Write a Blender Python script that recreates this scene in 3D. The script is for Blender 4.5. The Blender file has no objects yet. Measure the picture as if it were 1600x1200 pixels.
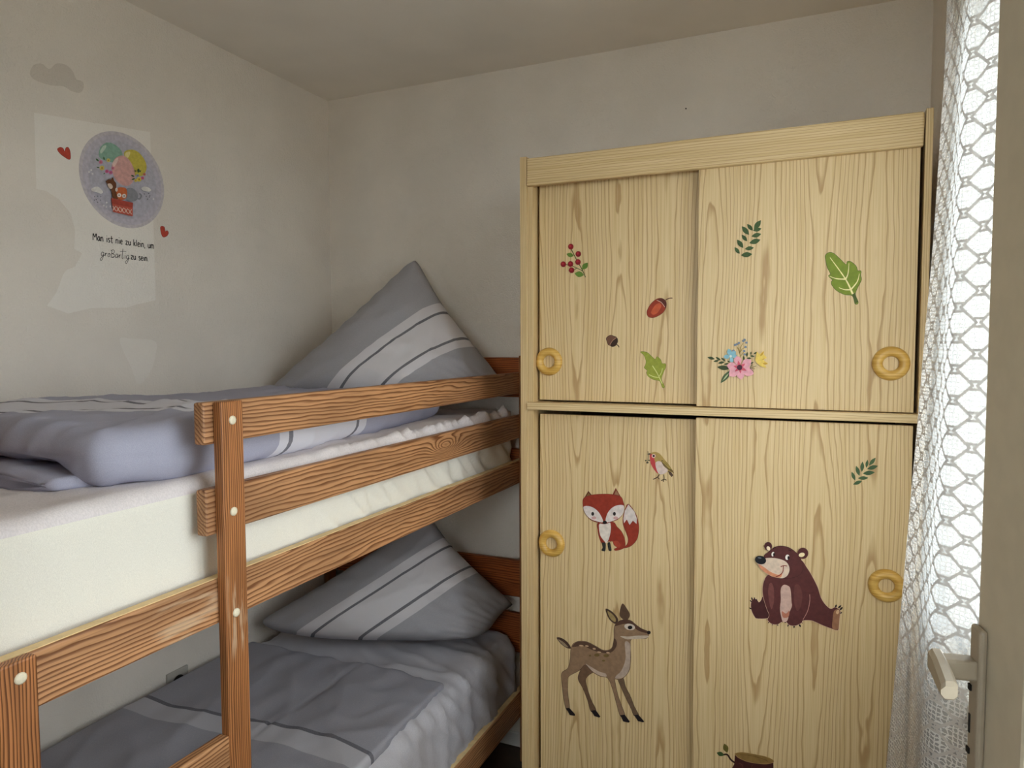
import bpy, bmesh, math, random
from mathutils import Vector, Matrix, noise
random.seed(4)
S = bpy.context.scene
C = S.collection
V = Vector

# ------------------------------------------------------------------ camera
CAM = V((1.95, -2.497, 1.60))
FPX = 1093.0
YAW, PIT, ROL = [math.radians(a) for a in (23.609, 3.199, -0.2384)]
fw = V((-math.sin(YAW)*math.cos(PIT), math.cos(YAW)*math.cos(PIT), -math.sin(PIT)))
r0 = V((math.cos(YAW), math.sin(YAW), 0)); u0 = r0.cross(fw)
RT = math.cos(ROL)*r0 + math.sin(ROL)*u0
UP = -math.sin(ROL)*r0 + math.cos(ROL)*u0
cd = bpy.data.cameras.new('camera'); cam = bpy.data.objects.new('camera', cd); C.objects.link(cam)
m = Matrix.Identity(4)
for i in range(3):
    m[i][0], m[i][1], m[i][2], m[i][3] = RT[i], UP[i], -fw[i], CAM[i]
cam.matrix_world = m
cd.sensor_width = 36; cd.lens = FPX/1600*36; cd.clip_start = .02
S.camera = cam

# ------------------------------------------------------------------ world, light, exposure
S.view_settings.view_transform = 'Standard'; S.view_settings.look = 'None'
S.view_settings.gamma = 1; S.view_settings.use_curve_mapping = False
S.view_settings.exposure = 0.40
SKY = 8.0
S.cycles.max_bounces = 16; S.cycles.diffuse_bounces = 12; S.cycles.transparent_max_bounces = 16
w = bpy.data.worlds.new('overcast_sky'); S.world = w; w.use_nodes = True
bg = w.node_tree.nodes['Background']
bg.inputs[0].default_value = (.90, .95, 1, 1); bg.inputs[1].default_value = SKY

XR = 2.25                      # right wall (window wall)
WIN = (-2.10, -.61, .92, 2.40)  # window opening y0 y1 z0 z1
HC = 2.65                      # ceiling height
pl = bpy.data.lights.new('window_portal', 'AREA'); pl.shape = 'RECTANGLE'
pl.size = WIN[1]-WIN[0]; pl.size_y = WIN[3]-WIN[2]; pl.cycles.is_portal = True
po = bpy.data.objects.new('window_portal', pl); C.objects.link(po)
po.location = (XR+.16, (WIN[0]+WIN[1])/2, (WIN[2]+WIN[3])/2); po.rotation_euler = (math.pi/2, 0, math.pi/2)

ADDED_WIN = (.95, 2.20, 1.25, 2.56)   # unseen hall window added to light the back wall: x0 x1 z0 z1
pl2 = bpy.data.lights.new('added_window_portal', 'AREA'); pl2.shape = 'RECTANGLE'
pl2.size = ADDED_WIN[1]-ADDED_WIN[0]; pl2.size_y = ADDED_WIN[3]-ADDED_WIN[2]; pl2.cycles.is_portal = True
po2 = bpy.data.objects.new('added_window_portal', pl2); C.objects.link(po2)
po2.location = ((ADDED_WIN[0]+ADDED_WIN[1])/2, -4.47, (ADDED_WIN[2]+ADDED_WIN[3])/2); po2.rotation_euler = (math.pi/2, 0, math.pi)

def ray(x, y): return fw + RT*((x-800)/FPX) - UP*((y-600)/FPX)
def onX(x, y, X): d = ray(x, y); return CAM + d*((X-CAM.x)/d.x)
def onY(x, y, Y): d = ray(x, y); return CAM + d*((Y-CAM.y)/d.y)
def onZ(x, y, Z): d = ray(x, y); return CAM + d*((Z-CAM.z)/d.z)

# ------------------------------------------------------------------ materials
def lin(c):
    return tuple(((v/255)/12.92 if v/255 <= .04045 else ((v/255+.055)/1.055)**2.4) for v in c) + (1,)

class Ex:                       # small expression builder over Math nodes
    def __init__(s, nt, sock): s.nt, s.s = nt, sock
    def _op(s, op, *a):
        n = s.nt.nodes.new('ShaderNodeMath'); n.operation = op
        for i, v in enumerate((s,)+a):
            if isinstance(v, Ex): s.nt.links.new(v.s, n.inputs[i])
            else: n.inputs[i].default_value = v
        return Ex(s.nt, n.outputs[0])
    def __add__(s, o): return s._op('ADD', o)
    def __sub__(s, o): return s._op('SUBTRACT', o)
    def __mul__(s, o): return s._op('MULTIPLY', o)
    def abs(s): return s._op('ABSOLUTE')
    def cos(s): return s._op('COSINE')
    def fract(s): return s._op('FRACT')
    def max(s, o): return s._op('MAXIMUM', o)
    def min(s, o): return s._op('MINIMUM', o)
    def gt(s, o): return s._op('GREATER_THAN', o)
    def lt(s, o): return s._op('LESS_THAN', o)
    def sstep(s, a, b, lo=0., hi=1.):
        n = s.nt.nodes.new('ShaderNodeMapRange'); n.interpolation_type = 'SMOOTHSTEP'
        s.nt.links.new(s.s, n.inputs[0])
        for i, v in zip((1, 2, 3, 4), (a, b, lo, hi)): n.inputs[i].default_value = v
        return Ex(s.nt, n.outputs[0])

class MB_:                      # material builder
    def __init__(s, name, rough=.6, spec=.3):
        s.m = bpy.data.materials.new(name); s.m.use_nodes = True; s.nt = s.m.node_tree
        s.b = s.nt.nodes['Principled BSDF']
        s.b.inputs['Roughness'].default_value = rough
        s.b.inputs['Specular IOR Level'].default_value = spec
    def coord(s, kind='Object'):
        n = s.nt.nodes.new('ShaderNodeTexCoord'); return n.outputs[kind]
    def xyz(s, sock):
        n = s.nt.nodes.new('ShaderNodeSeparateXYZ'); s.nt.links.new(sock, n.inputs[0])
        return [Ex(s.nt, o) for o in n.outputs]
    def vec(s, sock, scale, off=None):
        n = s.nt.nodes.new('ShaderNodeMapping'); s.nt.links.new(sock, n.inputs[0])
        n.inputs['Scale'].default_value = scale
        if off is not None: s.nt.links.new(off, n.inputs['Location'])
        return n.outputs[0]
    def noise(s, sock, scale=1., detail=2., rough=.5):
        n = s.nt.nodes.new('ShaderNodeTexNoise'); s.nt.links.new(sock, n.inputs['Vector'])
        n.inputs['Scale'].default_value = scale; n.inputs['Detail'].default_value = detail
        n.inputs['Roughness'].default_value = rough
        return Ex(s.nt, n.outputs['Fac'])
    def mix(s, f, a, b):
        n = s.nt.nodes.new('ShaderNodeMix'); n.data_type = 'RGBA'
        for i, v in ((0, f), (6, a), (7, b)):
            if isinstance(v, Ex): s.nt.links.new(v.s, n.inputs[i])
            elif hasattr(v, 'is_output'): s.nt.links.new(v, n.inputs[i])
            else: n.inputs[i].default_value = v
        return n.outputs[2]
    def color(s, c):
        if hasattr(c, 'is_output'): s.nt.links.new(c, s.b.inputs['Base Color'])
        else: s.b.inputs['Base Color'].default_value = c
    def bump(s, h, strength=.3, dist=.01):
        n = s.nt.nodes.new('ShaderNodeBump'); s.nt.links.new(h.s, n.inputs['Height'])
        n.inputs['Strength'].default_value = strength; n.inputs['Distance'].default_value = dist
        s.nt.links.new(n.outputs[0], s.b.inputs['Normal'])
    def rnd(s):
        n = s.nt.nodes.new('ShaderNodeObjectInfo')
        k = s.nt.nodes.new('ShaderNodeCombineXYZ')
        e = Ex(s.nt, n.outputs['Random'])
        s.nt.links.new((e*37.).s, k.inputs[0]); s.nt.links.new((e*91.).s, k.inputs[1]); s.nt.links.new((e*53.).s, k.inputs[2])
        return k.outputs[0]

def plain(name, rgb, rough=.6, var=.0, nscale=60., spec=.3, bump=0):
    b = MB_(name, rough, spec); c = lin(rgb)
    if var or bump:
        n = b.noise(b.coord(), nscale, 3)
        if var:
            lo = tuple(v*(1-var) for v in c[:3])+(1,); hi = tuple(min(1, v*(1+var)) for v in c[:3])+(1,)
            b.color(b.mix(n.sstep(.3, .7), lo, hi))
        else: b.color(c)
        if bump: b.bump(n, bump, .004)
    else: b.color(c)
    return b.m

def wall_mat(name, rgb, var=.04, strength=.75):
    b = MB_(name, .92, .1); o = b.coord()
    n1 = b.noise(o, 3.2, 3); n2 = b.noise(o, 170, 3, .6); n3 = b.noise(b.vec(o, (1, 1, .7)), 60, 2)
    c = lin(rgb); lo = tuple(v*(1-var) for v in c[:3])+(1,); hi = tuple(min(1, v*(1+var)) for v in c[:3])+(1,)
    b.color(b.mix(n1.sstep(.3, .7), lo, hi)); b.bump(n2+n3*.8, strength, .0035)
    return b.m

def pine(name, axis, base, dark, freq, scuffs=(), knots=()):
    """stained pine; the grain runs along axis"""
    b = MB_(name, .48, .35); o = b.coord(); off = b.rnd()
    sc = [7., 7., 7.]; sc[axis] = .8
    nz = b.noise(b.vec(o, tuple(sc), off), 1., 2.)
    sc2 = [34., 34., 34.]; sc2[axis] = 5.5
    nf = b.noise(b.vec(o, tuple(sc2), off), 1., 2.)
    x, y, z = b.xyz(o)
    acr = (z + x*.9) if axis == 1 else ((y + x*.9) if axis == 2 else z + y*.9)
    f = acr*freq + nz*7. + nf*2.2
    for (ka, kb) in knots:
        kk = y if axis == 1 else x
        g = ((kk-ka)*(1/.075))*((kk-ka)*(1/.075)) + ((z-kb)*(1/.022))*((z-kb)*(1/.022))
        f = f + (g*-1.)._op('EXPONENT')*6.
    s = f.fract()
    line = s.sstep(.35, .86)*(Ex(b.nt, s.s).sstep(.92, 1., 1., 0.))
    sc3 = [260., 260., 260.]; sc3[axis] = 6.
    fine = b.noise(b.vec(o, tuple(sc3), off), 1., 2.)
    tone = b.noise(b.vec(o, tuple(v*.5 for v in sc2), off), 1., 2.)
    cb = b.mix(tone.sstep(.3, .7), lin([v*.9 for v in base]), lin([min(255, v*1.08) for v in base]))
    cl = b.mix(line*.9, cb, lin(dark))
    cf = b.mix(fine.sstep(.45, .8)*.35, cl, lin([v*.75 for v in dark]))
    for (cx, cy, cz, rx, ry, rz) in scuffs:
        q = ((x-cx)*(1/rx)).abs().max(((y-cy)*(1/ry)).abs()).max(((z-cz)*(1/rz)).abs())
        sx = [60., 60., 60.]; sx[axis] = 9.
        sn = b.noise(b.vec(o, tuple(sx)), 1., 3.)
        k = (q.sstep(.5, 1., 1., 0.)*sn.sstep(.47, .6))*.6
        cf = b.mix(k, cf, lin((205, 178, 146)))
    b.color(cf); b.bump(line*-1.+fine*.3, .25, .001)
    return b.m

def laminate(name, axis=2, straight=False):
    """pale pine laminate with cathedral grain"""
    b = MB_(name, .42, .35); o = b.coord(); x, y, z = b.xyz(o)
    if axis == 2:
        n1 = b.noise(b.vec(o, (4.4, 1., 1.0)), 1., 1.2); n2 = b.noise(b.vec(o, (28., 1., 6.)), 1., 2.)
        n3 = b.noise(b.vec(o, (420., 20., 4.)), 1., 2.)
        f = ((x-1.29)*(2*math.pi/.262)).cos()*4.8 + n1*10. + n2*1.0
    else:
        n1 = b.noise(b.vec(o, (1.1, 1., 9.)), 1., 1.5); n2 = b.noise(b.vec(o, (5., 20., 40.)), 1., 2.)
        n3 = b.noise(b.vec(o, (4., 20., 420.)), 1., 2.)
        f = z*150. + n1*5. + n2*1.2
    s = f.fract()
    line = s.sstep(.66, .92)*s.sstep(.93, 1., 1., 0.)
    if straight: f = (x+y*.6)*190. + n1*2.5 + n2*.8; s = f.fract(); line = s.sstep(.5, .95)*s.sstep(.95, 1., 1., 0.)
    cb = b.mix(n3.sstep(.35, .7), lin((216, 192, 147)), lin((202, 175, 126)))
    cc = b.mix(line*.68, cb, lin((158, 120, 72)))
    b.color(cc); b.bump(line*-1., .06, .0006)
    return b.m

def fabric(name, rgb, weave=900., bump=.12, wr=0., sheen=.2):
    b = MB_(name, .9, .1); o = b.coord()
    n = b.noise(b.vec(o, (1, 1, .35)), weave, 1.); n2 = b.noise(o, 9., 3.)
    c = lin(rgb)
    b.color(b.mix(n.sstep(.3, .7), tuple(v*.93 for v in c[:3])+(1,), tuple(min(1, v*1.05) for v in c[:3])+(1,)))
    h = n*.25
    if wr: h = h + n2*wr
    b.bump(h, bump, .004)
    return b.m

def striped(name, base, pale, dark, stops, lines, lw):
    """woven bed linen; stripes follow the cloth's own u coordinate"""
    b = MB_(name, .9, .1); u, v, _ = b.xyz(b.coord('UV')); o = b.coord()
    n = b.noise(o, 700., 1.); n2 = b.noise(o, 14., 3.)
    band = u.gt(stops[0])*u.lt(stops[1])
    c = b.mix(band, lin(base), lin(pale))
    for l in lines:
        c = b.mix(((u-l).abs()).lt(lw), c, lin(dark))
    c2 = b.mix(n.sstep(.3, .75)*.12, c, lin((235, 235, 240)))
    b.color(c2); b.bump(n*.15+n2*1.0, .2, .006)
    return b.m

M = {}
M['wall'] = wall_mat('rough_white_plaster', (231, 225, 216))
M['ceiling'] = wall_mat('matt_white_ceiling', (232, 226, 216), .03, .12)
M['patch'] = wall_mat('pale_wall_tone', (240, 236, 229), .02)  # wall finish in a paler tone, for the large irregular area
M['patch2'] = wall_mat('faint_pale_wall_tone', (236, 231, 223), .02)  # a little less pale, for the small area below
M['cloud'] = wall_mat('grey_cloud_print', (214, 207, 197), .02)
M['floor'] = plain('dark_floor_covering', (66, 52, 40), .45, .15, 20)
M['trim'] = plain('white_trim_paint', (214, 212, 206), .4)
M['frame'] = plain('beige_window_paint', (204, 194, 172), .45, .03, 30)
M['handle'] = plain('beige_handle_plastic', (160, 148, 130), .4, .03, 60)
M['hole'] = plain('dark_recess', (30, 26, 22), .8)
M['pine_y'] = pine('stained_pine_rail', 1, (186, 138, 96), (112, 66, 34), 112.,
                   ((.93, -1.60, 1.115, .05, .09, .05),), ((-.66, 1.297),))
M['pine_z'] = pine('stained_pine_post', 2, (172, 114, 68), (84, 42, 14), 215.,
                   ((.95, -1.512, 1.09, .03, .03, .09),))
M['pine_x'] = pine('stained_pine_board', 0, (170, 92, 44), (98, 42, 16), 110.)
M['raw'] = plain('raw_pine_edge', (224, 196, 146), .6, .08, 40)
M['cap'] = plain('ivory_plastic_cap', (226, 216, 190), .35, .05, 300)
M['lam'] = laminate('pine_laminate_upright', 2); M['lamx'] = laminate('pine_laminate_level', 0); M['lams'] = laminate('pine_laminate_edge', 2, True)
M['inside'] = plain('dark_wardrobe_inside', (70, 52, 34), .8)
def ringmat():
    b = MB_('turned_beech_handle', .32, .45); o = b.coord()
    n = b.noise(b.vec(o, (10., 10., 260.)), 1., 2.)
    b.color(b.mix(n.sstep(.35, .65), lin((212, 172, 92)), lin((192, 148, 66)))); return b.m
M['ring'] = ringmat()
M['cream'] = fabric('cream_sheet', (233, 230, 219), 1400., .08, 0)
M['topper'] = fabric('lilac_white_molton', (224, 217, 217), 420., .25, 1.)
M['greysheet'] = fabric('pale_grey_sheet', (190, 189, 196), 700., .25, 1.2)

# ------------------------------------------------------------------ mesh helpers
def tag(o, label=None, cat=None, group=None, kind=None):
    for k, v in (('label', label), ('category', cat), ('group', group), ('kind', kind)):
        if v: o[k] = v
    return o
def empty(name, loc, *t, **k):
    o = bpy.data.objects.new(name, None); C.objects.link(o); o.location = loc; o.empty_display_size = .05
    return tag(o, *t, **k)
def wloc(o):
    l = V((0, 0, 0))
    while o: l = l + o.location; o = o.parent
    return l
def link(name, me, mats, parent=None):
    o = bpy.data.objects.new(name, me); C.objects.link(o)
    for mt in (mats if isinstance(mats, (list, tuple)) else [mats]): me.materials.append(mt)
    if parent:
        o.location = -wloc(parent); o.parent = parent
    return o
def from_bm(name, bm, mats, parent=None, smooth=False):
    bmesh.ops.recalc_face_normals(bm, faces=bm.faces)
    me = bpy.data.meshes.new(name); bm.to_mesh(me); bm.free()
    if smooth:
        for p in me.polygons: p.use_smooth = True
    return link(name, me, mats, parent)
def bx(bm, x0, x1, y0, y1, z0, z1, bev=0., xf=None, seg=2):
    g = bmesh.ops.create_cube(bm, size=1)
    for v in g['verts']:
        v.co = V((x0 if v.co.x < 0 else x1, y0 if v.co.y < 0 else y1, z0 if v.co.z < 0 else z1))
    vs = g['verts']
    if bev:
        es = list({e for v in vs for e in v.link_edges})
        r = bmesh.ops.bevel(bm, geom=es, offset=bev, segments=seg, affect='EDGES', profile=.5)
        vs = list({v for f in r['faces'] for v in f.verts} | {v for v in vs if v.is_valid})
    if xf:
        for v in vs: v.co = xf(v.co)
def box(name, x0, x1, y0, y1, z0, z1, mat, parent=None, bev=.0, xf=None, seg=2):
    bm = bmesh.new(); bx(bm, x0, x1, y0, y1, z0, z1, bev, xf, seg); return from_bm(name, bm, mat, parent)

# ------------------------------------------------------------------ the room
XF, XH = -2.85, -4.35          # front wall, with an added unseen doorway; far wall of the added hall
def struct(o): o['kind'] = 'structure'; return o
struct(box('floor', -.1, XR+.2, XH-.1, .1, -.1, 0, M['floor']))
struct(box('ceiling', -.1, XR+.2, XH-.1, .1, HC, HC+.1, M['ceiling']))
wl = struct(box('wall_left', -.1, 0, XH-.1, .1, 0, HC, M['wall']))
struct(box('wall_back', 0, XR+.2, 0, .1, 0, HC, M['wall']))
bm = bmesh.new(); DX0, DX1, DZ = 1.20, 2.14, 2.46  # opening made tall so the hall light reaches the upper back wall
bx(bm, 0, DX0, XF-.1, XF, 0, HC); bx(bm, DX1, XR, XF-.1, XF, 0, HC); bx(bm, DX0, DX1, XF-.1, XF, DZ, HC)
struct(from_bm('wall_front', bm, M['wall']))
bm = bmesh.new(); k = .06
bx(bm, DX0-k, DX0, XF-.115, XF+.015, 0, DZ+k, .003); bx(bm, DX1, DX1+k, XF-.115, XF+.015, 0, DZ+k, .003); bx(bm, DX0, DX1, XF-.115, XF+.015, DZ, DZ+k, .003)
struct(from_bm('added_doorway', bm, M['trim']))  # trim of the added opening
bm = bmesh.new(); a0, a1, c0, c1 = ADDED_WIN
bx(bm, 0, a0, XH-.1, XH, 0, HC); bx(bm, a1, XR, XH-.1, XH, 0, HC); bx(bm, a0, a1, XH-.1, XH, 0, c0); bx(bm, a0, a1, XH-.1, XH, c1, HC)
struct(from_bm('added_hall_wall', bm, M['wall']))
w2 = empty('added_window', ((a0+a1)/2, XH-.05, c0)); struct(w2)  # out of view; put in for extra light from behind the camera
bm = bmesh.new(); k = .05
bx(bm, a0, a0+k, XH-.08, XH-.02, c0, c1, .004); bx(bm, a1-k, a1, XH-.08, XH-.02, c0, c1, .004)
bx(bm, a0+k, a1-k, XH-.08, XH-.02, c0, c0+k, .004); bx(bm, a0+k, a1-k, XH-.08, XH-.02, c1-k, c1, .004)
from_bm('window_frame', bm, M['trim'], w2)  # frame of the added unseen window
bm = bmesh.new()
y0, y1, z0, z1 = WIN; T = .2
bx(bm, XR, XR+T, XH-.1, y0, 0, HC); bx(bm, XR, XR+T, y1, 0, 0, HC)
bx(bm, XR, XR+T, y0, y1, 0, z0); bx(bm, XR, XR+T, y0, y1, z1, HC)
struct(from_bm('wall_right', bm, M['wall']))
struct(box('baseboard_back', 0, XR, -.014, 0, 0, .055, M['trim'], None, .003))
struct(box('baseboard_left', 0, .014, XF, -.014, 0, .055, M['trim'], None, .003))
struct(box('ground_outside', -30, 40, -40, 30, -.5, -.4, plain('paving', (150, 147, 140), .9, .1, 2)))

# window: outer frame, one closed glazed sash, one sash standing ajar with its lever handle
win = empty('window_1', (XR+.05, -1.3, z0)); struct(win)
bm = bmesh.new(); fx0, fx1 = XR+.02, XR+.09; k = .05
bx(bm, fx0, fx1, y0, y0+k, z0, z1, .004); bx(bm, fx0, fx1, y1-k, y1, z0, z1, .004)
bx(bm, fx0, fx1, y0+k, y1-k, z0, z0+k, .004); bx(bm, fx0, fx1, y0+k, y1-k, z1-k, z1, .004)
from_bm('window_frame', bm, M['trim'], win)
box('window_sill', XR-.03, XR+.02, y0-.02, y1+.015, z0-.03, z0, M['trim'], win, .004)
def glass():
    b = MB_('clear_window_glass', .0, .5); nt = b.nt
    t = nt.nodes.new('ShaderNodeBsdfTransparent'); t.inputs[0].default_value = (.94, .96, .95, 1)
    g = nt.nodes.new('ShaderNodeBsdfGlossy'); g.inputs['Roughness'].default_value = 0
    mx = nt.nodes.new('ShaderNodeMixShader'); mx.inputs[0].default_value = .06
    nt.links.new(t.outputs[0], mx.inputs[1]); nt.links.new(g.outputs[0], mx.inputs[2])
    nt.links.new(mx.outputs[0], nt.nodes['Material Output'].inputs[0]); return b.m
M['glass'] = glass()
box('pane', ADDED_WIN[0]+.04, ADDED_WIN[1]-.04, XH-.055, XH-.05, ADDED_WIN[2]+.04, ADDED_WIN[3]-.04, M['glass'], w2)  # pane of the added unseen window
def sash(name, org, e, n, length, zb, zt, st=.09, th=.055):
    """sash from its free edge org along e; n is the normal into the room"""
    org, e, n = V(org), V(e).normalized(), V(n).normalized()
    xf = lambda p: V((org.x+e.x*p.x+n.x*p.y, org.y+e.y*p.x+n.y*p.y, p.z))
    bm = bmesh.new()
    bx(bm, 0, st, -th, 0, zb, zt, .006, xf); bx(bm, length-st, length, -th, 0, zb, zt, .006, xf)
    bx(bm, st, length-st, -th, 0, zb, zb+st, .006, xf); bx(bm, st, length-st, -th, 0, zt-st, zt, .006, xf)
    so = from_bm(name, bm, M['frame'], win)
    box('pane', st-.01, length-st+.01, -th*.6, -th*.5, zb+st-.01, zt-st+.01, M['glass'], so, 0, xf)
    return so, xf
sash('window_sash', (fx0, -1.31, 0), (0, 1, 0), (-1, 0, 0), .62, z0+.04, z1-.04)
free, hinge = V((2.143, -1.456, 0)), V((2.232, -1.945, 0))
e_ = hinge-free; n_ = V((e_.y, -e_.x, 0))
so, xf = sash('window_sash', free, e_, n_, e_.length, z0+.03, z1-.03, .13)
hz = 1.19
pb = bmesh.new(); bx(pb, .006, .036, 0, .010, hz-.155, hz+.055, .0045, xf, 3)
plate = from_bm('handle_plate', pb, M['handle'], so)
for dz in (-.026, -.108):
    box('screw_head', .010, .018, .0098, .0125, hz+dz-.004, hz+dz+.004, M['hole'], so, .001, xf)
box('keyhole', .012, .017, .0098, .0115, hz-.085, hz-.06, M['hole'], so, .001, xf)
hb = bmesh.new()
bx(hb, .008, .032, .008, .050, hz-.012, hz+.014, .004, xf, 3)
prof = [(.004, .033, -.013, .016), (.03, .036, -.014, .0155), (.06, .040, -.015, .012), (.082, .043, -.014, .009), (.088, .045, -.010, .005)]
rings = []
for (a, y_, zl, zh) in prof:
    rings.append([hb.verts.new(xf(V((a, yy, hz+zz)))) for yy, zz in ((y_+.006, zl+.004), (y_+.010, zl), (y_+.020, zl), (y_+.024, zl+.005), (y_+.024, zh-.005), (y_+.019, zh), (y_+.010, zh), (y_+.006, zh-.004))])
for i in range(len(rings)-1):
    for j in range(8):
        hb.faces.new((rings[i][j], rings[i][(j+1) % 8], rings[i+1][(j+1) % 8], rings[i+1][j]))
hb.faces.new(rings[0]); hb.faces.new(rings[-1])
from_bm('lever_handle', hb, M['handle'], so)

# ------------------------------------------------------------------ bunk bed
bed = empty('bunk_bed', (.47, -1.05, 0), 'orange stained pine bunk bed along the left wall', 'bunk bed')
RX0, RX1, PX = .905, .929, .95       # rails between RX0 and RX1, posts in front up to PX
def rail(z0, z1, ya, yb=-.045, x0=RX0, x1=RX1, name='guard_rail'):
    return box(name, x0, x1, ya, yb, z0, z1, M['pine_y'], bed, .004)
rail(1.419, 1.497, -1.563); rail(1.250, 1.336, -1.563)
sr = rail(1.080, 1.165, -2.06, name='side_rail'); box('raw_edge', RX0+.002, RX1-.004, -2.05, -.05, 1.1645, 1.1665, M['raw'], sr)
lr = rail(.172, .272, -2.06, name='side_rail'); box('raw_edge', RX0+.002, RX1-.004, -2.05, -.05, .2715, .2735, M['raw'], lr)
# wall-side rails
box('side_rail', .012, .034, -2.06, -.045, 1.08, 1.165, M['pine_y'], bed, .004)
box('side_rail', .012, .034, -2.06, -.045, .172, .272, M['pine_y'], bed, .004)
def post(ya, yb, zt, x0=RX1, x1=PX, zb=0):
    return box('post', x0, x1, ya, yb, zb, zt, M['pine_z'], bed, .003)
post(-1.541, -1.487, 1.4975)
post(-1.937, -1.883, 1.168)
post(-.10, -.045, 1.56); post(-2.06, -2.005, 1.56)
post(-.10, -.045, 1.56, .012, .034); post(-2.06, -2.005, 1.56, .012, .034)
for zt in (.868, .56, .25):
    box('ladder_rung', RX1-.004, PX-.001, -1.884, -1.540, zt-.06, zt, M['pine_y'], bed, .003)
for zb, zt in ((1.40, 1.552), (1.08, 1.2), (.62, .765), (.40, .555)):
    box('headboard_plank', .034, RX1+.02, -.044, -.022, zb, zt, M['pine_x'], bed, .004)
    box('footboard_plank', .034, RX1+.02, -2.084, -2.061, zb, zt, M['pine_x'], bed, .004)
for zb in (1.10, .19):
    for i in range(11):
        y = -1.95+i*.18
        box('slat', .034, RX0, y-.035, y+.035, zb, zb+.018, M['raw'], bed)
def cap(px, py, r):
    p = onX(px, py, PX); bm = bmesh.new(); N = 14; prev = None
    for k, (rr, h) in enumerate(((1, 0), (1, .25), (.8, .6), (.4, .8))):
        ring = [bm.verts.new((PX+h*r*.55, p.y+r*rr*math.cos(2*math.pi*i/N), p.z+r*rr*math.sin(2*math.pi*i/N))) for i in range(N)]
        if prev:
            for i in range(N): bm.faces.new((prev[i], prev[(i+1) % N], ring[(i+1) % N], ring[i]))
        prev = ring
    bm.faces.new(prev); from_bm('bolt_cap', bm, M['cap'], bed, True)
cap(363, 656.5, .0085); cap(365, 799, .0085); cap(369, 957, .0085); cap(32, 1060, .0085)

# ------------------------------------------------------------------ soft furnishings
def rrect(x0, x1, z0, z1, r, nx, nz):
    """rounded rectangle outline in x,z; the same number of points on every section"""
    r = min(r, (x1-x0)*.49, (z1-z0)*.49); out = []; K = 6
    cs = ((x1-r, z1-r, 0), (x0+r, z1-r, 90), (x0+r, z0+r, 180), (x1-r, z0+r, 270))
    for i, (cx, cz, a) in enumerate(cs):
        for k in range(K+1):
            t = math.radians(a+90*k/K); out.append((cx+r*math.cos(t), cz+r*math.sin(t)))
        nxt = cs[(i+1) % 4]; t = math.radians(nxt[2]); p = out[-1]; q = (nxt[0]+r*math.cos(t), nxt[1]+r*math.sin(t))
        n = nx if i % 2 == 0 else nz
        for k in range(1, n): out.append((p[0]+(q[0]-p[0])*k/n, p[1]+(q[1]-p[1])*k/n))
    return out
def loft(name, ya, yb, sec, r_end, step, disp, mats, parent=None, uvf=None, matf=None, msec=None):
    """soft slab: cross-sections sec(y) -> (x0,x1,z0,z1,r) along y with rounded ends"""
    ys = []
    for k in range(6): t = math.radians(90*k/6); ys.append((ya+r_end*(1-math.cos(t)), r_end*(1-math.sin(t))))
    n = max(2, int((yb-ya-2*r_end)/step))
    for k in range(n+1): ys.append((ya+r_end+(yb-ya-2*r_end)*k/n, 0))
    for k in range(5, -1, -1): ys.append((yb-r_end*(1-math.cos(math.radians(90*k/6))), r_end*(1-math.sin(math.radians(90*k/6)))))
    s0 = sec((ya+yb)/2); nx = max(2, int((s0[1]-s0[0])/step)); nz = max(2, int((s0[3]-s0[2])/step)); m = len(rrect(*s0, nx, nz))
    verts, faces = [], []
    for (y, ins) in ys:
        x0, x1, z0, z1, r = sec(y); i2 = min(ins, (z1-z0)*.45, r)
        q = rrect(x0+ins, x1-ins, z0+i2, z1-i2, max(.004, r-i2*.6), nx, nz)
        verts += [(a, y, b) for a, b in q]
    for i in range(len(ys)-1):
        for j in range(m):
            a, b = i*m+j, i*m+(j+1) % m; faces.append((a, b, b+m, a+m))
    faces.append(tuple(range(m))); faces.append(tuple(range((len(ys)-1)*m, len(ys)*m))[::-1])
    me = bpy.data.meshes.new(name); me.from_pydata(verts, [], faces); me.update()
    bm = bmesh.new(); bm.from_mesh(me); bmesh.ops.recalc_face_normals(bm, faces=bm.faces); bm.normal_update()
    ds = [(v, disp(v.co, v.normal)) for v in bm.verts]
    nn = [v.normal.copy() for v in bm.verts]
    for (v, d), nv in zip(ds, nn): v.co = v.co + (nv*d if not isinstance(d, Vector) else d)
    if uvf:
        uv = bm.loops.layers.uv.new('UVMap')
        for f in bm.faces:
            for l in f.loops: l[uv].uv = uvf(l.vert.co)
    if matf:
        for f in bm.faces: f.material_index = matf(f)
    bm.to_mesh(me); bm.free()
    for p in me.polygons: p.use_smooth = True
    return link(name, me, mats, parent)
N3 = lambda x, y, z=0: noise.noise(V((x, y, z)))
def ridge(t): return 1-abs(t)*2
def fold(a, b, c): return max(0, 1-abs(N3(a, b, c))*2.2)**3

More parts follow.
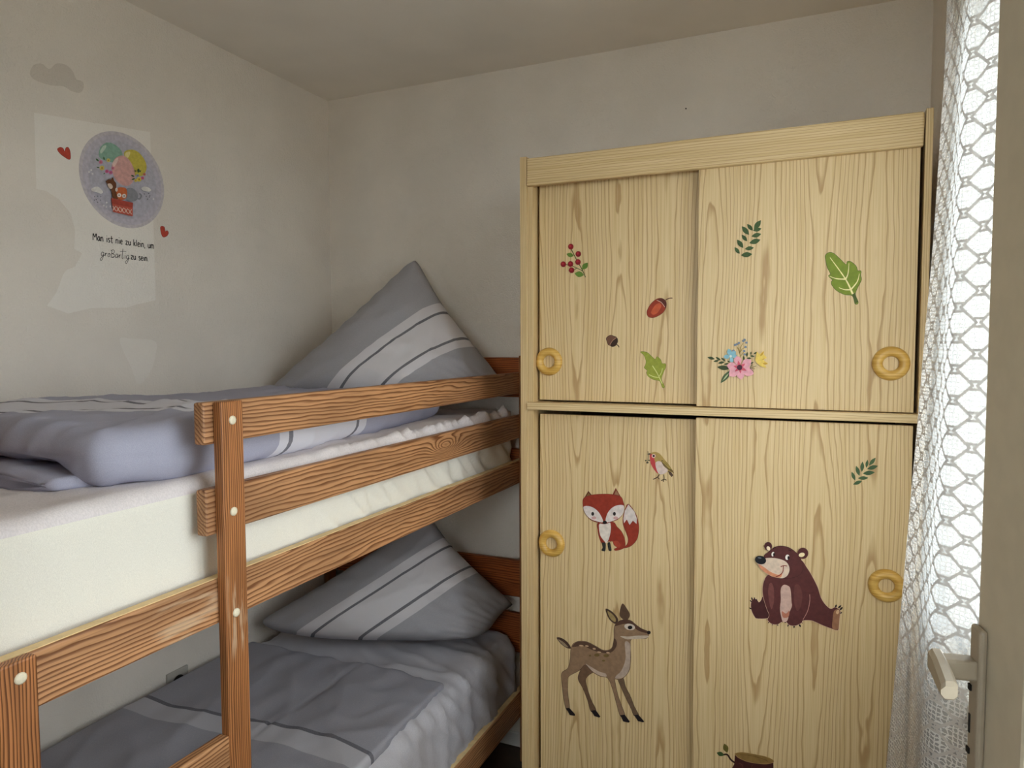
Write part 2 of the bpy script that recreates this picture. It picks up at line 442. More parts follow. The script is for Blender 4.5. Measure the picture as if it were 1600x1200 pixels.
# upper mattress: cream fitted sheet on the sides, molton topper over the top
MZ = 1.352
def d_up(p, n):
    d = .004*N3(p.x*5, p.y*5, 1)
    if n.z > .5: d += .005*N3(p.x*9, p.y*6, 4) + .003*N3(p.x*20, p.y*14, 7) + .004*fold(p.y*6+p.x*2, p.x*2, 12)*max(0, min(1, (p.y+1.3)/.6))
    if n.x > .5:
        k = max(0, min(1, (p.y+1.42)/.6))
        d += (.002+.011*k)*N3(p.y*22+p.z*9*(1+k), p.z*4, 3) + .020*k*fold(p.y*9+p.z*10, p.z*2, 9)+.014*k*fold(p.y*17+p.z*16, p.z*3, 19)
    if n.x > .05: d = min(d, (.9035-p.x)/max(n.x, .05))
    return d
mat_up = loft('upper_mattress', -2.045, -.06, lambda y: (.036, .888, 1.12, MZ, .035), .05, .014, d_up,
              [M['cream'], M['topper']], None, None, lambda f: 1 if (f.calc_center_median().z > MZ-.026 and f.normal.z > -.2) else 0)
tag(mat_up, 'thick mattress in a cream sheet on the top bunk', 'mattress')
LZ = .485
def d_lo(p, n):
    d = .004*N3(p.x*5, p.y*5, 11)
    if n.z > .3: d += .007*N3(p.x*10+p.y*6, p.y*5-p.x*4, 14) + .003*ridge(N3(p.x*16+p.y*22, p.y*9, 2))
    if n.z > -.3:
        w_ = .06*math.sin(p.x*5)+.05*N3(p.x*3, p.y*3, 41)
        d += .011*fold((p.y+w_)*6, p.x*1.1, 43)+.008*fold((p.y-w_)*11+p.x*2, p.x*1.6, 47)
    if n.x > .3:
        d += .012*N3(p.y*26+p.z*22, p.z*4, 13)+.008*ridge(N3(p.y*30+p.z*30, p.z*6, 5))
    return d
mat_lo = loft('lower_mattress', -2.045, -.06, lambda y: (.036, .898, .21, LZ, .06), .06, .014, d_lo, [M['greysheet']])
tag(mat_lo, 'mattress in a wrinkled pale grey sheet on the bottom bunk', 'mattress')

GREY = (158, 157, 162); PALE = (208, 205, 208); DARK = (104, 102, 108)
M['linen_p'] = striped('striped_pillow_linen', GREY, PALE, DARK, (.37, .71), (.445, .645), .0085)
M['linen_d'] = striped('striped_duvet_linen', (166, 167, 186), (214, 214, 224), (116, 116, 126), (.0, .44), (.05, .39), .009)
M['linen_l'] = striped('striped_grey_duvet_linen', (150, 150, 160), (180, 180, 188), (100, 99, 108), (.0, .08), (.0, .42), .007)

def pillow(name, T, R, B, L, th, label, seed, back=.35, pb=.10, us=(0., 1.)):
    T, R, B, L = V(T), V(R), V(B), V(L); N = 44
    nrm = (R-T).cross(L-T).normalized()
    if nrm.y > 0: nrm = -nrm
    idx = {}; verts = []; uvs = []; faces = []
    def vert(i, j, s):
        key = (i, j, 0 if i in (0, N) or j in (0, N) else s)
        if key in idx: return idx[key]
        u, v = 2*i/N-1, 2*j/N-1
        ck = 1-.045*(abs(u)*abs(v))**9
        uu = u*ck*(1-(.10+(pb-.10)*(v+1)/2 if u > 0 else .10)*(1-v*v)); vv = v*ck*(1-(pb if v > 0 else .10)*(1-u*u))
        a, b = (uu+1)/2, (vv+1)/2
        p = T*(1-a)*(1-b)+R*a*(1-b)+L*(1-a)*b+B*a*b
        h = ((1-u*u)*(1-v*v))**.37
        wr = .012*N3(u*2.2+seed, v*2.2, 1)*h + .008*fold(u*1.6+v*.8, v*1.4+seed, 3)*h + .007*fold(u*3+seed, v*2.6-u, 5)*h
        # gathers running in from the edges
        eg = max(abs(u), abs(v))**6
        wr += .008*eg*math.sin(30*(v if abs(u) > abs(v) else u)+seed)*h*2
        hh = (th*h+wr) if s > 0 else -(th*back*h)
        p = p + nrm*hh
        idx[key] = len(verts); verts.append(p); uvs.append((us[0]+us[1]*i/N, j/N)); return idx[key]
    for s in (1, -1):
        for i in range(N):
            for j in range(N):
                q = [vert(i, j, s), vert(i+1, j, s), vert(i+1, j+1, s), vert(i, j+1, s)]
                faces.append(q if s > 0 else q[::-1])
    me = bpy.data.meshes.new(name); me.from_pydata(verts, [], faces)
    uv = me.uv_layers.new(name='UVMap')
    for l in me.loops: uv.data[l.index].uv = uvs[l.vertex_index]
    bm = bmesh.new(); bm.from_mesh(me); bmesh.ops.recalc_face_normals(bm, faces=bm.faces); bm.to_mesh(me); bm.free()
    for p in me.polygons: p.use_smooth = True
    return tag(link(name, me, [M['linen_p']]), label, 'pillow')
pillow('pillow', (.478, -.075, 1.96), (.90, -.10, 1.42), (.80, -.41, 1.40), (.03, -.46, 1.41), .175,
       'grey pillow with pale striped band on the top bunk', 1.3, pb=.02)
pillow('pillow', (.535, -.10, .94), (.905, -.08, .60), (.79, -.31, .535), (.05, -.55, .575), .165,
       'grey pillow with pale striped band on the bottom bunk', 7.7, pb=-.20, us=(.13, .9))

# duvet folded up on the top bunk
duv = empty('folded_duvet', (.45, -1.0, MZ), 'lilac grey duvet folded in a long pile on the top bunk', 'duvet')
def lerp(a, b, t): return a+(b-a)*max(0, min(1, t))
def xf_d(y): return lerp(.80, .865, (y+1.74)/.2) if y < -1.5 else lerp(.865, .75, (y+1.3)/.8)
def d_duv(p, n):
    s = .008*N3(p.x*3, p.y*2.5, 21) + .004*N3(p.x*4+p.y*2, p.y*9+p.x*5, 24)
    s += .008*fold(p.x*4+p.y*1.5, p.y*1.6, 27)+.006*fold(p.x*9+p.y*2.5, p.y*2.4, 28)+.004*fold(p.x*15-p.y*3, p.y*4, 30)
    if p.y < -1.5: s += .003*N3(p.x*14, p.y*10+p.z*20, 29)
    return s
def d_duv2(p, n):
    s = n*d_duv(p, n)
    # the open end of the fold gapes towards the wall
    k = max(0, min(1, (-1.50-p.y)/.12))*max(0, min(1, (.76-p.x)/.07))
    q = max(0, min(1, (MZ+.06-p.z)/.06))
    return s + V((0, .03*k*q, .042*k*q))
uv_d = lambda p: (p.y+1.31+(.85-p.x)*.7, p.x)
loft('lower_fold', -1.735, -.40, lambda y: (.04, xf_d(y)-.045, MZ-.004, MZ+.026, .012), .018, .014, d_duv, [M['linen_d']], duv, uv_d)
loft('upper_fold', -1.70, -.36, lambda y: (.045, xf_d(y), MZ-.002, MZ+lerp(.104, .09, (y+1.3)/.6), .045), .045, .012, d_duv2, [M['linen_d']], duv, uv_d)

# duvet laid flat on the bottom bunk
def d_low(p, n):
    s = .006*N3(p.x*4, p.y*4, 31)
    if n.z > .3:
        s += .006*N3(p.x*12-p.y*3, p.y*5+p.x*3, 33)+.006*fold(p.x*4+p.y*3, p.y*2.5-p.x, 35)+.006*fold(p.x*9-p.y*2, p.y*5+p.x*2, 37)*max(0, min(1, (p.x-.45)*3))
        s -= .006*math.exp(-((p.x-.53-.05*(p.y+.8))/.006)**2)*(1 if p.y > -1.15 else 0)
    return s
dl = loft('flat_duvet', -1.97, -.55, lambda y: (.045, lerp(.885, .865, (y+1.1)/.5), LZ-.006, LZ+.026, .013), .025, .012, d_low, [M['linen_l']], None,
          lambda p: (-(p.y+.985)+.10*N3(p.x*2, 1, 1)-.12*(p.x-.5)**2, p.x))
tag(dl, 'grey duvet laid flat over the bottom bunk', 'duvet')

# ------------------------------------------------------------------ wardrobe
WF = -.56
wd = empty('wardrobe', (1.66, -.29, 0), 'tall pale pine wardrobe with four sliding doors and sticker pictures', 'wardrobe')
X0, X1, X2, X3 = 1.131, 1.171, 2.168, 2.190
lam, lamx = M['lam'], M['lamx']
box('side_panel', X0, 1.153, WF, -.03, 0, 2.154, M['lams'], wd, .0015)
box('edge_strip', 1.153, X1, WF+.004, WF+.09, .06, 2.09, M['lams'], wd, .001)
box('side_panel', 2.174, X3, WF, -.03, 0, 2.154, M['lams'], wd, .0015)
box('top_panel', 1.153, 2.174, WF+.02, -.03, 2.115, 2.133, lam, wd)
box('back_panel', 1.153, 2.174, -.04, -.03, .06, 2.12, M['inside'], wd)
box('header_board', 1.1545, 2.1705, WF-.006, WF+.016, 2.066, 2.147, lamx, wd, .005, None, 3)
box('middle_shelf', 1.155, 2.1735, WF-.008, -.04, 1.4065, 1.4285, lamx, wd, .0015)
box('plinth', 1.153, 2.174, WF+.01, WF+.03, 0, .06, lamx, wd)
DL, DR = WF+.036, WF+.008        # front planes: left doors run behind the right ones
def door(x0, x1, z0, z1, yf):
    return box('sliding_door', x0, x1, yf, yf+.018, z0, z1, lam, wd, .001)
dUL = door(1.179, 1.69, 1.434, 2.10, DL)
dUR = door(1.649, 2.166, 1.431, 2.10, DR)
dLL = door(1.180, 1.69, .065, 1.391, DL)
dLR = door(1.648, 2.166, .065, 1.399, DR)
def ring_handle(px, py, yf, dr, r=.042):
    p = onY(px, py, yf); N = 40; bm = bmesh.new(); prev = first = None
    for rr, h in ((r, .0), (r, .002), (r*.93, .008), (r*.78, .0125), (r*.6, .0125), (r*.47, .0085), (r*.42, .003), (r*.42, .0004)):
        ring = [bm.verts.new((p.x+rr*math.cos(2*math.pi*i/N), yf-h, p.z+rr*math.sin(2*math.pi*i/N))) for i in range(N)]
        if prev:
            for i in range(N): bm.faces.new((prev[i], prev[(i+1) % N], ring[(i+1) % N], ring[i]))
        prev = ring
    return from_bm('ring_handle', bm, M['ring'], dr, True)
ring_handle(858, 565, DL, dUL); ring_handle(1392, 568, DR, dUR)
ring_handle(862, 849, DL, dLL); ring_handle(1385, 915, DR, dLR)

# ------------------------------------------------------------------ stickers: flat prints stuck on doors and wall
_pm = {}
def ink(rgb, var=.10):
    if rgb not in _pm:
        _pm[rgb] = plain('print_%02x%02x%02x' % rgb, rgb, .5, var, 90, .25)
    return _pm[rgb]
def smooth_closed(pts, sub=5):
    n = len(pts); out = []
    for i in range(n):
        p0, p1, p2, p3 = pts[i-1], pts[i], pts[(i+1) % n], pts[(i+2) % n]
        for k in range(sub):
            t = k/sub
            out.append(tuple(.5*((2*p1[c])+(-p0[c]+p2[c])*t+(2*p0[c]-5*p1[c]+4*p2[c]-p3[c])*t*t+(-p0[c]+3*p1[c]-3*p2[c]+p3[c])*t**3) for c in (0, 1)))
    return out
def smooth_open(pts, sub=6):
    if len(pts) < 3: return pts
    q = [pts[0]]+list(pts)+[pts[-1]]; out = []
    for i in range(1, len(q)-2):
        p0, p1, p2, p3 = q[i-1:i+3]
        for k in range(sub):
            t = k/sub
            out.append(tuple(.5*((2*p1[c])+(-p0[c]+p2[c])*t+(2*p0[c]-5*p1[c]+4*p2[c]-p3[c])*t*t+(-p0[c]+3*p1[c]-3*p2[c]+p3[c])*t**3) for c in (0, 1)))
    return out+[pts[-1]]
def ell(cx, cy, rx, ry, rot=0, n=22):
    c, s = math.cos(math.radians(rot)), math.sin(math.radians(rot))
    return [(cx+rx*math.cos(2*math.pi*i/n)*c-ry*math.sin(2*math.pi*i/n)*s, cy+rx*math.cos(2*math.pi*i/n)*s+ry*math.sin(2*math.pi*i/n)*c) for i in range(n)]
def leaf(a, b, wd_=.42, n=8, peak=.5):
    dx, dy = b[0]-a[0], b[1]-a[1]; up, dn = [], []
    for i in range(n+1):
        t = i/n; q = math.sin(math.pi*t**(math.log(.5)/math.log(peak)))*wd_*.5
        up.append((a[0]+dx*t-dy*q, a[1]+dy*t+dx*q)); dn.append((a[0]+dx*t+dy*q, a[1]+dy*t-dx*q))
    return up[:-1]+dn[::-1][:-1]
def stroke(pts, wdt, taper=False):
    p = smooth_open(pts); L, R_ = [], []
    for i in range(len(p)):
        a, b = p[max(0, i-1)], p[min(len(p)-1, i+1)]
        dx, dy = b[0]-a[0], b[1]-a[1]; d = math.hypot(dx, dy) or 1
        w_ = wdt*.5*((1-.75*i/(len(p)-1)) if taper else 1)
        L.append((p[i][0]-dy/d*w_, p[i][1]+dx/d*w_)); R_.append((p[i][0]+dy/d*w_, p[i][1]-dx/d*w_))
    return ('strip', L, R_)
class Decal:
    """layers of flat print; coordinates are read off an enlarged detail and laid on the plane it is stuck to"""
    def __init__(s, name, label, cat, org, scale, plane, group=None):
        s.name, s.o, s.k, s.pl = name, org, scale, plane; s.layers = {}; s.order = []; s.z = 0; s.cnt = 0
        s.label, s.cat, s.group = label, cat, group
    def P(s, q, lift):
        x, y = s.o[0]+q[0]*s.k, s.o[1]+q[1]*s.k
        if s.pl[0] == 'Y': return onY(x, y, s.pl[1]-lift)
        return onX(x, y, s.pl[1]+lift)
    def add(s, part, rgb, *shapes):
        s.z += 1
        if part.endswith('*'):
            for sh in shapes:
                s.cnt += 1; s._one(part[:-1]+'#%d' % s.cnt, rgb, sh)
            return s
        return s._one(part, rgb, *shapes)
    def _one(s, part, rgb, *shapes):
        if part not in s.layers: s.layers[part] = (bmesh.new(), []); s.order.append(part)
        bm, mats = s.layers[part]
        mt = ink(rgb)
        if mt not in mats: mats.append(mt)
        mi = mats.index(mt); lift = .0003+.00012*s.z
        for sh in shapes:
            if sh[0] == 'strip':
                a = [bm.verts.new(s.P(q, lift)) for q in sh[1]]; b = [bm.verts.new(s.P(q, lift)) for q in sh[2]]
                for i in range(len(a)-1):
                    f = bm.faces.new((a[i], a[i+1], b[i+1], b[i])); f.material_index = mi
            else:
                f = bm.faces.new([bm.verts.new(s.P(q, lift)) for q in sh]); f.material_index = mi
        return s
    def poly(s, part, rgb, pts, smooth=True, halo=None, hw=8):
        q = smooth_closed(pts) if smooth else pts
        if halo: s.add(part, halo, stroke(list(q)+[q[0], q[1]], hw))
        return s.add(part, rgb, q)
    def done(s):
        one = len(s.order) == 1; root = None; objs = []
        for part in s.order:
            bm, mats = s.layers[part]
            me = bpy.data.meshes.new(part); bm.to_mesh(me); bm.free(); objs.append((part, me, mats))
        if one:
            o = link(s.name, objs[0][1], objs[0][2]); return tag(o, s.label, s.cat, s.group)
        cs = [v.co for p, me, mm in objs for v in me.vertices]
        c = V((sum(v.x for v in cs)/len(cs), sum(v.y for v in cs)/len(cs), min(v.z for v in cs)))
        root = empty(s.name, c, s.label, s.cat, s.group)
        for p, me, mm in objs:
            nm = p.split('#')[0].rstrip('+'); me.name = nm; o = link(nm, me, mm, root)
            if p.endswith('+'): o['kind'] = 'stuff'
        return root
PL, PR, PWALL = ('Y', DL), ('Y', DR), ('X', 0.)
GR = 'stickers on the wardrobe doors'
OA, KA = (860, 360), 220/1015; OB, KB = (1090, 320), .25; OC, KC = (890, 690), 190/1200
OD, KD = (850, 930), 190/1036; OE, KE = (1150, 820), 190/1267; OS, KS = (1090, 1130), .1
OG, KG = (1300, 690), 140/622; OQ, KQ = (1100, 520), .075; OH, KH = (100, 190), 180/939; OW, KW = (0, 80), 320/873

# red berries
d = Decal('berry_sticker', 'sticker of a twig with six red berries on the wardrobe', 'sticker', OA, KA, PL, GR)
d.add('twig+', (74, 84, 40), stroke([(150, 135), (185, 205), (230, 285), (253, 338)], 6), stroke([(105, 245), (165, 260), (232, 292)], 5), stroke([(165, 287), (190, 272)], 5))
for a, b in (((116, 170), (168, 184)), ((229, 282), (270, 233)), ((174, 310), (242, 322))): d.add('leaf*', (92, 124, 48), leaf(a, b, .6))
for i, c in enumerate(((147, 117), (201, 170), (199, 228), (145, 242), (93, 244), (153, 287))):
    d.add('berry#%d' % i, (128, 22, 32), ell(*c, 20, 21)); d.add('berry#%d' % i, (168, 40, 50), ell(c[0]-4, c[1]-5, 9, 9, 0, 10))
d.done()
# acorns
d = Decal('acorn_sticker', 'sticker of a glossy red-brown acorn on the wardrobe', 'sticker', OA, KA, PL, GR)
d.add('stalk', (84, 52, 34), stroke([(830, 502), (855, 490), (880, 488)], 7))
d.poly('nut', (146, 52, 28), [(697, 600), (702, 570), (730, 525), (770, 495), (805, 492), (832, 515), (830, 560), (800, 600), (745, 627), (710, 622)], True, (92, 40, 30), 6)
d.poly('nut', (186, 84, 48), [(725, 590), (755, 540), (785, 525), (800, 545), (775, 590), (745, 608)])
d.poly('cup', (84, 34, 24), [(766, 504), (800, 491), (833, 510), (832, 562), (818, 540), (793, 515)])
d.add('cup', (206, 160, 140), stroke([(766, 503), (800, 520), (824, 552)], 4)); d.done()
d = Decal('acorn_sticker', 'sticker of a tiny dark brown acorn on the wardrobe', 'sticker', OA, KA, PL, GR)
d.add('stalk', (50, 34, 24), stroke([(478, 823), (490, 832), (495, 843)], 6))
d.poly('nut', (108, 74, 56), [(405, 775), (430, 757), (455, 762), (478, 775), (470, 805), (440, 825), (420, 825), (408, 800)], True, (52, 36, 26), 5)
d.poly('cup', (58, 38, 26), [(478, 772), (487, 800), (470, 832), (443, 839), (430, 825), (450, 795)])
d.add('cup', (176, 130, 104), stroke([(475, 773), (448, 795), (429, 825)], 4)); d.done()
# leaves
d = Decal('leaf_sticker', 'sticker of a pointed yellow-green leaf on the upper left wardrobe door', 'sticker', OA, KA, PL, GR)
d.poly('blade', (142, 150, 54), [(652, 876), (695, 880), (725, 905), (755, 930), (770, 912), (795, 935), (805, 960), (828, 962), (830, 985), (815, 1020), (800, 1065), (805, 1090), (822, 1127), (808, 1130), (788, 1085), (745, 1075), (705, 1050), (695, 1025), (700, 1010), (678, 990), (686, 970), (690, 940), (675, 900)], True, (104, 112, 44), 5)
d.add('vein+', (206, 208, 130), stroke([(735, 975), (770, 1030), (806, 1105)], 6), stroke([(784, 1060), (745, 1055), (712, 1040)], 5), stroke([(784, 1052), (800, 1025), (808, 995)], 4)); d.done()
d = Decal('leaf_sticker', 'sticker of a big green oak leaf with cream veins on the wardrobe', 'sticker', OB, KB, PR, GR)
d.poly('blade', (118, 136, 38), [(800, 318), (820, 300), (850, 305), (890, 340), (928, 376), (937, 356), (960, 358), (990, 385), (1000, 412), (1020, 415), (1018, 440), (1022, 470), (998, 520), (985, 560), (1003, 610), (985, 617), (968, 568), (920, 560), (870, 535), (840, 500), (838, 480), (845, 470), (820, 445), (832, 432), (812, 390), (803, 350)], True, (74, 86, 28), 6)
d.poly('stalk', (72, 88, 34), [(965, 555), (985, 552), (1003, 608), (985, 617)], False)
d.add('vein+', (236, 226, 166), stroke([(970, 558), (925, 465), (828, 330)], 13, True), stroke([(925, 465), (940, 430), (946, 365)], 10, True), stroke([(925, 465), (870, 462), (825, 447)], 10, True), stroke([(958, 530), (998, 480), (1011, 430)], 10, True), stroke([(958, 530), (920, 530), (883, 518)], 10, True)); d.done()
# leafy sprigs
d = Decal('sprig_sticker', 'sticker of a dark green leafy sprig on the upper right wardrobe door', 'sticker', OB, KB, PR, GR)
for a, b in (((352, 155), (396, 96)), ((345, 162), (310, 120)), ((346, 162), (400, 148)), ((322, 188), (276, 134)), ((336, 198), (398, 182)), ((310, 228), (276, 187)), ((323, 240), (393, 218)), ((286, 270), (247, 218)), ((295, 276), (352, 268)), ((263, 306), (231, 265)), ((270, 315), (342, 308))):
    d.add('leaf*', (62, 84, 46), leaf(a, b, .44))
d.done()
d = Decal('sprig_sticker', 'sticker of a narrow-leaved green sprig on the lower right wardrobe door', 'sticker', OG, KG, PR, GR)
for a, b in (((257, 166), (303, 112)), ((238, 182), (247, 126)), ((207, 210), (213, 138)), ((191, 238), (167, 168)), ((161, 270), (136, 209)), ((243, 191), (320, 168)), ((213, 222), (298, 213)), ((180, 254), (252, 252)), ((146, 298), (210, 272))):
    d.add('leaf*', (66, 90, 56), leaf(a, b, .36))
d.done()
# bouquet
d = Decal('bouquet_sticker', 'sticker of a pink, blue and yellow flower bouquet on the wardrobe', 'sticker', OQ, KQ, PR, GR)
for a, b in (((70, 510), (228, 548)), ((242, 505), (348, 572)), ((357, 520), (452, 597)), ((196, 600), (315, 575)), ((292, 635), (432, 605)), ((485, 578), (540, 624)), ((412, 660), (515, 635)), ((272, 712), (545, 745)), ((905, 395), (890, 505)), ((982, 390), (972, 465)), ((1030, 445), (1114, 398)), ((955, 478), (1055, 495)), ((886, 530), (992, 530)), ((825, 475), (835, 580)), ((940, 655), (1034, 612))):
    d.add('leaf*', (58, 70, 40), leaf(a, b, .36))
d.add('leaf*', (70, 88, 58), leaf((345, 1050), (565, 775), .3)); d.add('leaf*', (176, 184, 140), leaf((385, 1000), (530, 830), .12))
d.add('stem+', (150, 126, 60), stroke([(760, 500), (730, 380), (690, 290)], 12), stroke([(745, 430), (765, 300), (820, 210)], 12), stroke([(740, 430), (790, 345), (850, 305)], 12), stroke([(735, 400), (720, 300), (725, 230)], 10), stroke([(770, 480), (800, 430), (835, 390)], 10))
for c in ((645, 255), (725, 212), (818, 170), (886, 205), (866, 296), (836, 380), (615, 370), (850, 450), (680, 240), (845, 145)): d.add('bud+', (116, 130, 146), ell(*c, 26, 24, 0, 9))
for t in ((510, 330), (665, 385), (405, 505), (590, 625), (690, 480)): d.add('blue_flower', (132, 178, 190), leaf((555, 490), t, .62, 8, .55))
d.add('blue_flower', (214, 224, 214), ell(555, 488, 26, 26))
d.poly('yellow_flower', (220, 190, 92), [(1105, 395), (1160, 440), (1245, 380), (1245, 450), (1305, 520), (1240, 565), (1335, 645), (1250, 650), (1300, 725), (1180, 695), (1100, 625), (1065, 560), (1085, 480)])
d.add('yellow_flower', (190, 148, 52), leaf((1170, 490), (1250, 390), .3), leaf((1220, 640), (1330, 645), .4), leaf((1210, 560), (1270, 535), .3))
for t in ((680, 480), (985, 570), (1035, 860), (775, 975), (525, 900), (475, 680)): d.add('pink_flower', (222, 160, 170), leaf((745, 725), t, .62, 9, .62))
for t in ((710, 580), (860, 640), (890, 790), (765, 850), (640, 810), (610, 690)): d.add('pink_flower', (200, 88, 104), leaf((745, 725), t, .4, 8, .4))
d.add('pink_flower', (62, 24, 44), ell(742, 722, 56, 56))
for t in ((1010, 660), (1090, 690), (1060, 750), (1040, 815), (1000, 640)): d.add('stem+', (112, 100, 74), stroke([(960, 735), t], 12))
d.done()
# robin
d = Decal('robin_sticker', 'sticker of a red-breasted robin holding a twig on the wardrobe', 'sticker', OC, KC, PL, GR)
d.add('foot+', (74, 54, 38), stroke([(886, 322), (868, 350), (824, 373)], 10), stroke([(868, 350), (886, 371)], 8), stroke([(928, 325), (931, 370), (903, 383)], 9), stroke([(931, 370), (957, 381)], 8), stroke([(931, 368), (925, 398)], 8))
d.poly('tail', (84, 62, 48), [(965, 280), (1000, 296), (1024, 332), (1008, 349), (985, 325)], False)
d.poly('body', (166, 138, 78), [(796, 118), (840, 101), (890, 120), (935, 175), (985, 235), (1027, 305), (1000, 300), (970, 292), (930, 320), (890, 326), (860, 310), (820, 255), (798, 200), (790, 150)])
d.poly('breast', (190, 70, 70), [(794, 130), (818, 128), (835, 165), (850, 225), (878, 285), (866, 312), (820, 255), (797, 200)])
d.poly('belly', (208, 188, 178), [(850, 205), (895, 195), (955, 255), (968, 290), (930, 318), (892, 324), (868, 298), (850, 245)])
d.poly('wing', (112, 92, 52), [(905, 185), (940, 195), (985, 242), (1029, 308), (1008, 298), (960, 268), (925, 235)])
d.add('wing', (184, 160, 84), stroke([(915, 195), (950, 230), (990, 268)], 6), stroke([(925, 190), (965, 228), (1005, 275)], 5))
d.poly('beak', (58, 44, 34), [(764, 123), (797, 113), (797, 131)], False)
d.add('eye', (226, 190, 180), ell(829, 142, 19, 19)); d.add('eye', (40, 28, 26), ell(830, 142, 11, 11))
d.add('twig+', (74, 74, 56), stroke([(772, 95), (775, 150), (768, 205)], 6), ell(768, 208, 12, 8), ell(752, 187, 9, 7), ell(785, 185, 9, 7)); d.done()
# fox
d = Decal('fox_sticker', 'sticker of a sitting red fox with a white tail tip', 'sticker', OC, KC, PL, GR)
RED = (142, 50, 34)
d.poly('tail', RED, [(580, 618), (545, 680), (528, 750), (530, 820), (560, 900), (578, 960), (570, 1010), (540, 1047), (600, 1032), (660, 970), (682, 880), (678, 800), (650, 710)], True, (88, 62, 48), 6)
d.poly('tail', (206, 194, 188), [(580, 620), (545, 684), (531, 760), (536, 806), (565, 768), (592, 822), (625, 780), (660, 812), (664, 760), (640, 692)], False)
d.poly('body', RED, [(285, 800), (280, 880), (295, 950), (320, 1005), (352, 1010), (350, 990), (380, 985), (400, 985), (425, 985), (440, 1020), (470, 1045), (442, 1060), (455, 1074), (520, 1058), (547, 1030), (542, 960), (512, 890), (466, 840), (425, 795)], True, (104, 40, 34), 6)
d.poly('body', (164, 66, 46), [(430, 985), (470, 980), (500, 1010), (495, 1045), (465, 1040), (440, 1015)])
d.poly('chest', (214, 202, 190), [(300, 808), (291, 860), (305, 930), (345, 985), (362, 1000), (387, 960), (406, 880), (405, 820), (390, 800)])
d.poly('leg#1', (44, 42, 38), [(318, 1000), (326, 1045), (314, 1072), (334, 1082), (353, 1076), (357, 1010), (345, 995)])
d.poly('leg#2', (44, 42, 38), [(374, 1005), (384, 1068), (398, 1080), (414, 1072), (404, 1020), (396, 992)])
d.poly('ear#0', (96, 52, 34), [(145, 555), (185, 485), (225, 535)], False); d.poly('ear#0', (128, 96, 54), [(165, 540), (187, 505), (208, 533)], False)
d.poly('ear#1', (116, 48, 34), [(422, 528), (455, 456), (508, 550)], False); d.poly('ear#1', (150, 112, 84), [(440, 525), (458, 480), (490, 532)], False)
d.poly('head', RED, [(140, 560), (215, 528), (340, 518), (440, 525), (505, 545), (530, 600), (538, 650), (520, 720), (470, 770), (400, 795), (345, 812), (290, 800), (210, 770), (150, 700), (133, 630)], True, (96, 44, 34), 5)
d.poly('cheek#3', (212, 200, 194), [(137, 645), (190, 637), (250, 662), (300, 715), (330, 793), (270, 787), (205, 762), (155, 708)])
d.poly('cheek#4', (212, 200, 194), [(534, 633), (480, 627), (420, 653), (372, 712), (357, 793), (420, 785), (490, 752), (530, 700)])
d.add('blush*', (196, 152, 148), ell(240, 753, 24, 15), ell(455, 753, 24, 15))
d.add('eye*', (38, 30, 30), ell(228, 713, 14, 19), ell(442, 713, 14, 19))
d.add('nose', (34, 24, 26), ell(347, 797, 21, 17)); d.done()
# fawn
d = Decal('fawn_sticker', 'sticker of a standing brown fawn with spotted back', 'sticker', OD, KD, PL, GR)
BR, DK = (140, 112, 86), (72, 52, 42)
d.poly('tail', DK, [(108, 362), (150, 365), (200, 400), (231, 452), (190, 448), (140, 410)]); d.poly('tail', (150, 130, 104), [(120, 378), (160, 395), (205, 440), (175, 435)])
d.poly('leg#5', (108, 82, 62), [(345, 585), (310, 640), (291, 712), (330, 790), (370, 890), (400, 988), (442, 980), (405, 900), (370, 800), (356, 720), (382, 680), (420, 645)], True, DK, 5)
d.poly('leg#6', (108, 86, 66), [(633, 718), (660, 790), (700, 880), (740, 960), (768, 1025), (804, 1020), (770, 950), (735, 860), (695, 780), (674, 708)], True, DK, 5)
d.poly('body', BR, [(232, 455), (250, 415), (300, 393), (370, 400), (440, 435), (500, 468), (550, 468), (583, 440), (597, 370), (597, 290), (610, 250), (640, 222), (690, 208), (740, 218), (780, 250), (830, 285), (885, 310), (892, 335), (872, 366), (800, 368), (743, 376), (735, 430), (738, 540), (725, 640), (680, 700), (640, 718), (604, 715), (608, 760), (628, 850), (656, 930), (687, 1022), (650, 1025), (615, 910), (585, 800), (545, 708), (480, 690), (415, 652), (352, 592), (300, 640), (212, 690), (198, 740), (204, 850), (216, 965), (188, 967), (165, 850), (152, 720), (155, 660), (205, 620), (225, 540), (228, 490)], True, DK, 6)
d.poly('back', (88, 64, 50), [(240, 440), (262, 410), (300, 395), (370, 402), (440, 437), (500, 470), (550, 470), (585, 442), (598, 370), (620, 400), (610, 450), (560, 492), (480, 488), (400, 462), (330, 430), (270, 440)])
d.poly('belly', (186, 164, 146), [(356, 585), (400, 610), (470, 650), (525, 668), (528, 695), (470, 682), (410, 645)])
d.poly('chest', (176, 156, 140), [(690, 400), (733, 420), (735, 545), (722, 640), (680, 697), (615, 712), (612, 690), (660, 640), (695, 540)])
d.poly('ear#0', DK, [(527, 114), (580, 140), (625, 190), (630, 225), (605, 244), (560, 210), (535, 160)]); d.poly('ear#0', (150, 128, 84), [(542, 135), (580, 160), (610, 200), (605, 228), (570, 205), (550, 170)])
d.poly('ear#1', (88, 66, 50), [(668, 71), (710, 120), (732, 165), (715, 208), (690, 212), (655, 190), (644, 150)])
d.poly('face', (84, 58, 46), [(606, 262), (640, 222), (690, 209), (740, 219), (780, 251), (830, 286), (885, 311), (870, 322), (800, 300), (740, 250), (680, 245)])
d.poly('face', (192, 174, 154), [(650, 350), (700, 374), (745, 375), (870, 366), (887, 345), (800, 345), (720, 352)])
